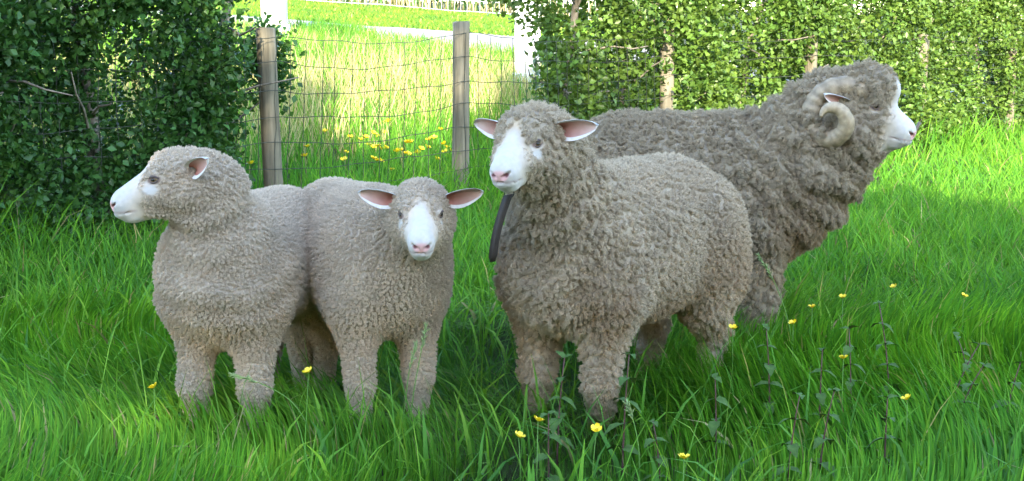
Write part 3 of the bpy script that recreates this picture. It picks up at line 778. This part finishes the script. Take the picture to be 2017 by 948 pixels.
# ---------------------------------------------------------------- wire fence
def build_fence():
    root = empty('wire_fence', tuple(uvz(np.array([0.]), np.array([-.05]), np.array([0.]))[0])); base = np.array(root.location)
    tag(root, 'netting fence of sagging wire on round weathered posts between the hedges', 'fence')
    r_ = np.random.default_rng(5)
    PU = [-2.3, 0, 1.46, 3.65, 5.7, 7.71, 9.8]; PH = [1.14, 1.13, 1.155, 1.12, 1.13, 1.1, 1.12]; lean = [(.01, .0), (-.028, .01), (.012, .0), (.0, .02), (0, 0), (.02, 0), (0, 0)]
    for pu, ph, ln in zip(PU, PH, lean):
        k = 12; zz = np.linspace(-.25, ph, k)
        c = uvz(np.full(k, pu), np.full(k, 0.), 0 * zz); c[:, 2] = c[:, 2] + zz; c[:, 0] += ln[0] * zz; c[:, 1] += ln[1] * zz
        n = 14; ang = np.arange(n) * 2 * math.pi / n
        V = []
        for i in range(k):
            rr = .054 * (1 + .04 * np.sin(ang * 3 + pu) + .03 * np.sin(ang * 7 + zz[i] * 4)) * (1 - .03 * zz[i]) + r_.normal(0, .0006, n)
            V.append(c[i] + np.stack([np.cos(ang) * rr, np.sin(ang) * rr, 0 * ang + (r_.normal(0, .004, n) if i == k - 1 else 0)], 1))
        V.append(c[-1:] + np.array([0, 0, .004])); V = np.concatenate(V) - base
        f = [(i * n + j, i * n + (j + 1) % n, (i + 1) * n + (j + 1) % n) for i in range(k - 1) for j in range(n)] + [(i * n + j, (i + 1) * n + (j + 1) % n, (i + 1) * n + j) for i in range(k - 1) for j in range(n)] + [((k - 1) * n + j, (k - 1) * n + (j + 1) % n, k * n) for j in range(n)]
        link('post', mesh_np('post', V, np.array(f), M_post), root)
    HZ = [1.085, .945, .80, .655, .51, .375, .25, .13]
    def sagf(u):
        o = np.zeros_like(u)
        for a, b in zip(PU[:-1], PU[1:]):
            t = (u - a) / (b - a); o = np.where((t >= 0) & (t <= 1), 4 * t * (1 - t) * .045 * min(1, (b - a) / 1.5), o)
        return o
    def wp(u, z, wob=0): return uvz(u, np.full_like(u, -.058), z - sagf(u) * np.clip(z + .2, .3, 1)) - base
    for i, hz in enumerate(HZ):
        u = np.linspace(-2.6, 10.4, 150)
        p = wp(u, hz + .008 * np.sin(u * 5 + i * 2) + .004 * np.sin(u * 17 + i)); tube('line_wire', p, .0021, M_wire, root, 5)
    us = -1.75
    while us < 3.5:
        zz = np.linspace(1.085, .10, 15); w = np.cumsum(r_.normal(0, .004, 15)); ln = -.06 * (1.085 - zz) * math.sin(us * 1.2 + 1.1)
        tube('stay_wire', wp(us + w + ln, zz), .0019, M_wire, root, 4); us += .108 * r_.uniform(.93, 1.07)
build_fence()

# ---------------------------------------------------------------- beyond the fence
def box_arrays(c, s):
    c, s = np.array(c, float), np.array(s, float) / 2
    V = np.array([(x, y, z) for x in (-1, 1) for y in (-1, 1) for z in (-1, 1)]) * s + c
    return V, np.array([(0, 1, 3, 2), (4, 6, 7, 5), (0, 4, 5, 1), (2, 3, 7, 6), (0, 2, 6, 4), (1, 5, 7, 3)])
def gate_post(x, y, h, label):
    root = empty('gate_post', gpt(x, y)); tag(root, label, 'post', 'white gate posts by the track')
    V, f = box_arrays((0, 0, h / 2 - .1), (.26, .26, h + .2)); o = link('shaft', mesh_np('shaft', V, f, M_white, smooth=False, n=4), root)
    V, f = box_arrays((0, 0, h + .03), (.32, .32, .06)); link('cap', mesh_np('cap', V, f, M_white, smooth=False, n=4), root)
    V, f = box_arrays((0, 0, .06), (.31, .31, .24)); link('plinth', mesh_np('plinth', V, f, M_white, smooth=False, n=4), root)
gate_post(-2.72, 16.3, 1.7, 'white painted gate post beside the end of the dark hedge')
gate_post(.16, 14.6, 1.15, 'white painted gate post half hidden by the sunlit hedge')

def far_fence():
    root = empty('far_fence', gpt(-3, 25.6)); base = np.array(root.location); tag(root, 'pale wire fence along the far edge of the lawn', 'fence')
    for x in np.arange(-9.2, 3, .115):
        b = np.array(gpt(x, 25.6)); tube('stay_wire', np.array([b, b + (0, 0, .5), b + (0, 0, 1.0)]) - base, .0055, M_wirefar, root, 4)
    for z in (.06, .25, .45, .7, .98):
        xs = np.linspace(-9.3, 3.1, 40); p = np.stack([xs, 0 * xs + 25.6, gz(xs, 0 * xs + 25.6) + z], 1) - base; tube('line_wire', p, .005, M_wirefar, root, 4)
    for x in (-9.3, -6.2, -3.1, 0, 3.1):
        b = np.array(gpt(x, 25.66)); tube('post', np.array([b - (0, 0, .2), b + (0, 0, 1.1)]) - base, .045, M_post, root, 9)
far_fence()
def far_plants():
    r_ = np.random.default_rng(66)
    for i, x in enumerate(np.arange(-9.6, 3.4, .62)):
        y = 26.5 + r_.uniform(-.15, .25); root = empty('leafy_shrub', gpt(x, y)); tag(root, 'bushy green shrub in the row behind the far pale fence', 'shrub', 'shrubs behind the far fence')
        n = 70; P = r_.normal(0, 1, (n, 3)) * np.array([.26, .24, .30]) + np.array([0, 0, .62])
        P[:, 2] = np.abs(P[:, 2]); V, F, C = clusters(P, np.tile(np.array([0, -.8, .4]), (n, 1)), 9, .09, .10, (.055, .15, .05), 300 + i)
        o = link('foliage', mesh_np('foliage', V, F, M_leaf, smooth=False, colors=np.clip(C, 0, 1)), root); o['kind'] = 'stuff'
        for k in range(4):
            a = r_.uniform(0, 6.28); tube('stem', np.array([(0, 0, -.05), (.1 * math.cos(a), .1 * math.sin(a), .3), (.25 * math.cos(a), .25 * math.sin(a), .75)]), [.016, .012, .006], M_bark, root, 5)
    n = 1500; X = -.40 * 26 + r_.random(n) * 13.5; Y = 26 + r_.random(n) * .5
    c = np.where((r_.random(n) < .6)[:, None], np.array([.42, .36, .2]), np.array([.1, .2, .05])) * r_.uniform(.7, 1.1, (n, 1))
    V, F, C = blades(X, Y, r_.uniform(.2, .6, n), r_.uniform(.02, .035, n), np.full(n, .5), 98, c)
    tag(link('dry_grass', mesh_np('dry_grass', V, F, M_grass, smooth=False, colors=C)), 'straw-coloured dry grass at the foot of the far fence', 'grass', kind='stuff')
far_plants()

# trees across the field behind the viewpoint: their crowns throw the shade in which the sheep stand
def shade_tree(x, y, h, rx, seed, low, n, label):
    r_ = np.random.default_rng(seed)
    root = empty('oak_tree', gpt(x, y)); tag(root, label, 'tree', 'trees across the field')
    k = 8; zz = np.linspace(-.2, h * .8, k); tr = tube('trunk', np.stack([.05 * np.sin(zz), .05 * np.cos(zz), zz], 1), np.linspace(.34, .07, k), M_bark, root, 10)
    for j in range(7):
        a = j * 2.4; z0 = h * (.18 + .08 * j); tube('limb', np.array([(0, 0, z0), (rx * .4 * math.cos(a), rx * .4 * math.sin(a), z0 + .6), (rx * .8 * math.cos(a), rx * .8 * math.sin(a), z0 + 1.5)]), [.12, .08, .03], M_bark, tr, 7)
    d = r_.normal(0, 1, (n, 3)); d /= np.linalg.norm(d, axis=1)[:, None]; d = np.sign(d) * np.abs(d) ** .55
    P = d * (r_.random((n, 1)) ** .45) * np.array([rx, rx, h * (1 - low) / 2]) + np.array([0, 0, h * (1 + low) / 2])
    P += np.stack([noise(P, .7, 1), noise(P, .7, 2), noise(P, .7, 3)], 1) * .35; P[:, 2] = np.maximum(P[:, 2], .5 + h * low * .8)
    V, F, C = clusters(P, d, 10, .28, .24, (.06, .12, .03), seed + 9)
    o = link('crown', mesh_np('crown', V, F, M_leaf, smooth=False, colors=np.clip(C, 0, 1)), root); o['kind'] = 'stuff'
for i, (x, y, h, rx, n, lb) in enumerate(((-3.05, -10.5, 7.85, 2.75, 1900, 'broad oak across the field beside the slim tall tree'), (.32, -10.0, 8.4, .8, 800, 'slim tall tree rising above its neighbours across the field'), (1.75, -10.1, 7.05, 1.25, 1100, 'narrow oak between the slim tall tree and the low round-topped oak'), (4.4, -10.2, 6.35, 1.9, 1400, 'low round-topped oak across the field'),
        (-8.4, -10.5, 7.6, 2.9, 1700, 'broad oak at the hedge end of the tree row across the field'), (8.2, -10.4, 6.3, 2.7, 1500, 'low oak at the open end of the tree row across the field'))): shade_tree(x, y, h, rx, 500 + i, .03, n, lb)

build_sheep()
#@SMALL
# ---------------------------------------------------------------- buttercups
M_petal = plain('buttercup_petal', (.80, .58, .012), .35, .5); M_stem = plain('green_stem', (.09, .20, .03), .6); M_core = plain('buttercup_core', (.55, .38, .01), .7)
BF = [(-0.885, 3.39, 0.21), (-0.505, 3.41, 0.24), (0.015, 3.04, 0.18), (0.056, 2.95, 0.24), (0.189, 3.06, 0.19), (0.352, 2.79, 0.2), (0.848, 3.52, 0.23), (0.962, 4.43, 0.2), (1.087, 4.55, 0.21), (1.378, 5.0, 0.17), (1.475, 4.52, 0.22), (0.839, 4.12, 0.21), (0.943, 3.27, 0.19), (0.632, 3.95, 0.23), (-0.54, 4.15, 0.19), (4.823, 16.43, 0.2), (4.924, 16.57, 0.18), (4.848, 15.1, 0.2)]
BB = [(-1.018, 9.94, 0.15), (-0.97, 9.82, 0.16), (-0.906, 9.52, 0.23), (-0.91, 9.82, 0.16), (-0.873, 9.72, 0.19), (-0.752, 9.23, 0.26), (-0.737, 9.33, 0.25), (-0.71, 9.42, 0.22), (-0.689, 9.5, 0.2), (-0.683, 9.77, 0.16), (-0.669, 9.93, 0.14), (-0.607, 9.41, 0.26), (-0.595, 9.9, 0.19), (-0.552, 10.89, 0.14), (-0.563, 10.17, 0.21), (-0.736, 9.78, 0.23), (-0.71, 9.91, 0.21), (-0.974, 9.87, 0.25), (-0.987, 10.38, 0.13), (-0.92, 10.26, 0.19), (-1.148, 9.99, 0.18), (-1.142, 9.68, 0.13), (-1.076, 9.0, 0.21), (-0.889, 8.99, 0.24), (-0.873, 9.16, 0.2), (-0.866, 9.33, 0.16), (-1.303, 8.82, 0.24), (-1.37, 9.4, 0.19), (-0.771, 8.93, 0.19), (-0.477, 9.89, 0.23), (-0.476, 10.25, 0.14), (-0.412, 9.61, 0.23), (-0.501, 9.33, 0.22), (-0.921, 10.5, 0.23), (-0.989, 10.82, 0.15), (-1.019, 9.79, 0.23), (-1.081, 10.1, 0.15), (-1.106, 8.76, 0.13), (-1.563, 8.41, 0.24), (-0.586, 9.93, 0.24), (-0.718, 9.78, 0.24), (-0.465, 9.79, 0.19), (-1.357, 10.21, 0.16), (-1.312, 10.5, 0.12)]
NT = [(0.69, 3.66, 0.3), (0.919, 3.71, 0.28), (1.047, 3.8, 0.34), (0.8, 3.56, 0.26), (0.262, 3.23, 0.34), (0.111, 3.35, 0.3), (0.505, 3.37, 0.24), (1.186, 3.71, 0.24), (1.334, 3.98, 0.2), (1.155, 3.56, 0.22), (1.268, 3.52, 0.24), (0.635, 3.13, 0.26), (0.084, 3.13, 0.22), (0.716, 3.17, 0.26), (0.344, 3.15, 0.2), (0.884, 3.23, 0.22)]
def petal_mesh():
    V, f = [], []
    for k in range(5):
        a = k * 2 * math.pi / 5; ca, sa = math.cos(a), math.sin(a); b = len(V)
        for (r, w, z) in ((.001, .0015, 0), (.007, .0065, .0028), (.0125, .0070, .0075), (.0150, .0038, .0105)):
            for s_ in (-1, 0, 1): V.append((r * ca - s_ * w * sa, r * sa + s_ * w * ca, z + (.0012 if s_ else 0)))
        for i in range(3):
            for j in range(2): p = b + i * 3 + j; f += [(p, p + 3, p + 4), (p, p + 4, p + 1)]
    return np.array(V), np.array(f)
PV, PF = petal_mesh(); me_bloom = mesh_np('bloom', PV, PF, M_petal)
CV, CF = uv_sphere((.0042, .0042, .003), 8, 6); me_core = mesh_np('core', CV + np.array([0, 0, .003]), CF, M_core)
stem_cache = {}
def buttercup(x, y, h, label, group, scale=1.0):
    root = empty('buttercup', gpt(x, y), random.uniform(0, 6.28)); tag(root, label, 'flower', group)
    key = (round(h, 2), random.randint(0, 2))
    if key not in stem_cache:
        b = random.uniform(-.02, .02); V, f = tube_arrays([(-b, 0, -.01), (b * .5, 0, h * .5), (0, 0, h)], [.0014, .0012, .0010], 4); stem_cache[key] = mesh_np('stem', V, f, M_stem)
    link('stem', stem_cache[key], root)
    o = link('bloom', me_bloom, root); o.location = (0, 0, h); o.rotation_euler = (random.uniform(-.5, .5), random.uniform(-.5, .5), 0); o.scale = (scale,) * 3
    c = link('core', me_core, o)
BL = ['single yellow buttercup beside the front legs of the sheep with the turned head', 'single yellow buttercup between the two young sheep', 'yellow buttercup in the grass in front of the ewe', 'yellow buttercup in the grass in front of the ewe',
      'yellow buttercup in the grass in front of the ewe', 'wide open yellow buttercup low in the grass between ewe and nettles', 'yellow buttercup standing among the tall nettles', 'yellow buttercup in the grass before the ram', 'yellow buttercup in the grass before the ram', 'yellow buttercup out in the open grass beyond the ram',
      'yellow buttercup out in the open grass beyond the ram', 'yellow buttercup at the front hoof of the ram', 'low yellow buttercup by the short nettles', 'yellow buttercup beside the hind legs of the ewe', 'small yellow buttercup seen under the belly of the sheep looking ahead'] + ['yellow buttercup at the foot of the sunlit hedge'] * 3
for (x, y, h), lb in zip(BF, BL): buttercup(x, y, h, lb, 'buttercups in the meadow' if y < 10 else 'buttercups under the sunlit hedge', .85 if y < 10 else 1.7)
for x, y, h in BB: buttercup(x, y, h, 'yellow buttercup in the drift flowering by the wire fence', 'buttercups by the wire fence', 1.6)

# ---------------------------------------------------------------- nettles
M_nleaf = noise_mat('nettle_leaf', (.045, .085, .024), (.075, .135, .036), 60, .8, .4, dist=.001, spec=.08); M_nstem = plain('nettle_stem', (.10, .045, .045), .6)
def nettle_leaf(L):
    V, f = [], []; n = 7
    for i in range(n):
        t = i / (n - 1); w = L * .30 * math.sin(math.pi * min(1, t ** .75 * .93 + .07)) * (1 + (.16 if i % 2 else -.12)); z = .18 * L * t - .55 * L * t * t
        V += [(t * L, -w, z + w * .25), (t * L, 0, z), (t * L, w, z + w * .25)]
    for i in range(n - 1):
        for j in range(2): p = i * 3 + j; f += [(p, p + 3, p + 4), (p, p + 4, p + 1)]
    return mesh_np('leaf', np.array(V), np.array(f), M_nleaf, smooth=True)
me_nl = nettle_leaf(.05)
for i, (x, y, h) in enumerate(NT):
    r_ = np.random.default_rng(700 + i); root = empty('nettle', gpt(x, y), r_.uniform(0, 6.28)); tag(root, 'thin stinging nettle rising from the grass by the front legs of the ewe' if x < .4 else ('tall dark-stemmed nettle standing clear of the grass in front of the ram' if h >= .27 else 'short nettle half sunk in the grass in front of the ram'), 'nettle', 'nettles by the ewe' if x < .4 else ('tall nettles in front of the ram' if h >= .27 else 'short nettles in front of the ram'))
    lx, ly = r_.normal(0, .025, 2); st = [(lx * t * t, ly * t * t, h * t - .01) for t in np.linspace(0, 1, 6)]
    tube('stem', st, np.linspace(.0026, .0014, 6), M_nstem, root, 5)
    lv = 4 if h < .27 else 5
    for k in range(lv):
        t = .32 + .68 * k / (lv - 1)
        for sd in (0, 1):
            o = link('leaf', me_nl, root); o.location = (lx * t * t, ly * t * t, h * t - .012)
            o.rotation_euler = (r_.normal(0, .2), r_.normal(.05, .2) - (.35 if k == lv - 1 else 0), k * 1.57 + sd * math.pi + r_.normal(0, .2)); sc_ = r_.uniform(.8, 1.2) * (1.0 - .42 * (k / (lv - 1)) ** 2); o.scale = (sc_,) * 3

# ---------------------------------------------------------------- seeding grass stalks, straw, strap, ear tag
M_seed = plain('grass_seed_head', (.22, .30, .12), .7); M_stalk = plain('grass_stalk', (.13, .26, .05), .6)
def stalk(x, y, pts, label):
    root = empty('grass_stalk', gpt(x, y)); tag(root, label, 'grass stalk', 'seeding grass stalks')
    p = np.array(pts, float); k = 14; t = np.linspace(0, 1, k); pp = np.stack([np.interp(t, np.linspace(0, 1, len(p)), p[:, i]) for i in range(3)], 1)
    for _ in range(3): pp[1:-1] = (pp[:-2] + 2 * pp[1:-1] + pp[2:]) / 4
    tube('stem', pp, np.linspace(.0018, .001, k), M_stalk, root, 5)
    V = []; F = []; off = 0; r_ = np.random.default_rng(int(abs(x) * 1000))
    for j in range(34):
        a = .70 + .30 * j / 33; c = np.array([np.interp(a, t, pp[:, i]) for i in range(3)]); d = pp[-1] - pp[-3]; d = d / np.linalg.norm(d) + r_.normal(0, .35, 3); d /= np.linalg.norm(d)
        v, f = tube_arrays([c, c + d * .008, c + d * .017], [.0006, .0019, .0004], 4); V.append(v); F.append(f + off); off += len(v)
    link('seed_head', mesh_np('seed_head', np.concatenate(V), np.concatenate(F), M_seed), root)
stalk(.905, 4.40, [(0, 0, 0), (-.02, 0, .16), (-.07, 0, .29), (-.125, -.01, .375)], 'arching seeding grass stalk in front of the ram')
stalk(-.275, 3.62, [(0, 0, 0), (.012, 0, .12), (.035, 0, .24), (.05, 0, .31)], 'upright seeding grass stalk by the front legs of the sheep looking ahead')
stalk(-.30, 3.58, [(0, 0, 0), (.02, 0, .1), (.03, 0, .2), (.05, 0, .27)], 'slender seeding grass stalk by the front legs of the sheep looking ahead')
stalk(-.50, 3.55, [(0, 0, 0), (-.06, 0, .13), (-.15, 0, .18), (-.22, 0, .20)], 'bent seeding grass stalk beside the sheep with the turned head')
stalk(.30, 3.2, [(0, 0, 0), (.0, 0, .1), (-.015, 0, .17), (-.03, 0, .21)], 'pale seeding grass stalk near the front legs of the ewe')
M_straw = plain('straw', (.42, .34, .14), .6); M_strap = plain('dark_leather', (.030, .022, .018), .55, .35); M_tag = plain('red_tag', (.45, .07, .03), .4, .4)
so = empty('straw', (-.968, 3.56, .605)); tag(so, 'thin yellow straw hanging from the mouth of the turned head', 'straw')
tube('stalk', [(0, 0, .02), (.004, -.002, -.02), (.008, 0, -.05), (.006, 0, -.068)], .0011, M_straw, so, 5)
tube('stalk', [(.004, -.002, -.015), (.014, -.004, -.04), (.022, -.002, -.058)], .0009, M_straw, so, 5)

def strap():
    root = empty('strap', (-.005, 3.455, .655)); tag(root, 'dark leather strap hanging loose below the throat of the ewe', 'strap')
    k = 12; V = []; f = []
    for i in range(k):
        t = i / (k - 1); c = np.array([-.004 - .034 * t - .010 * math.sin(t * 2.6), -.004 * math.sin(t * 3), .018 - .168 * t]); w = .0125 * (1 - .1 * t) * (.55 if i == k - 1 else 1)
        d = np.array([.93, -.30, .22]); d /= np.linalg.norm(d); n_ = np.array([.3, .95, 0]) * .0022
        V += [c - d * w - n_, c + d * w - n_, c + d * w + n_, c - d * w + n_]
    for i in range(k - 1):
        for j in range(4): a = i * 4 + j; b = i * 4 + (j + 1) % 4; f.append((a, b, b + 4, a + 4))
    f += [(0, 3, 2, 1), (4 * k - 4, 4 * k - 3, 4 * k - 2, 4 * k - 1)]
    link('band', mesh_np('band', np.array(V), np.array(f), M_strap, smooth=False, n=4), root)
    tube('ring', [(.012 * math.cos(a) - .002, .002, .022 + .012 * math.sin(a)) for a in np.linspace(0, 2 * math.pi, 15)], .0016, M_wire, root, 6)
strap()
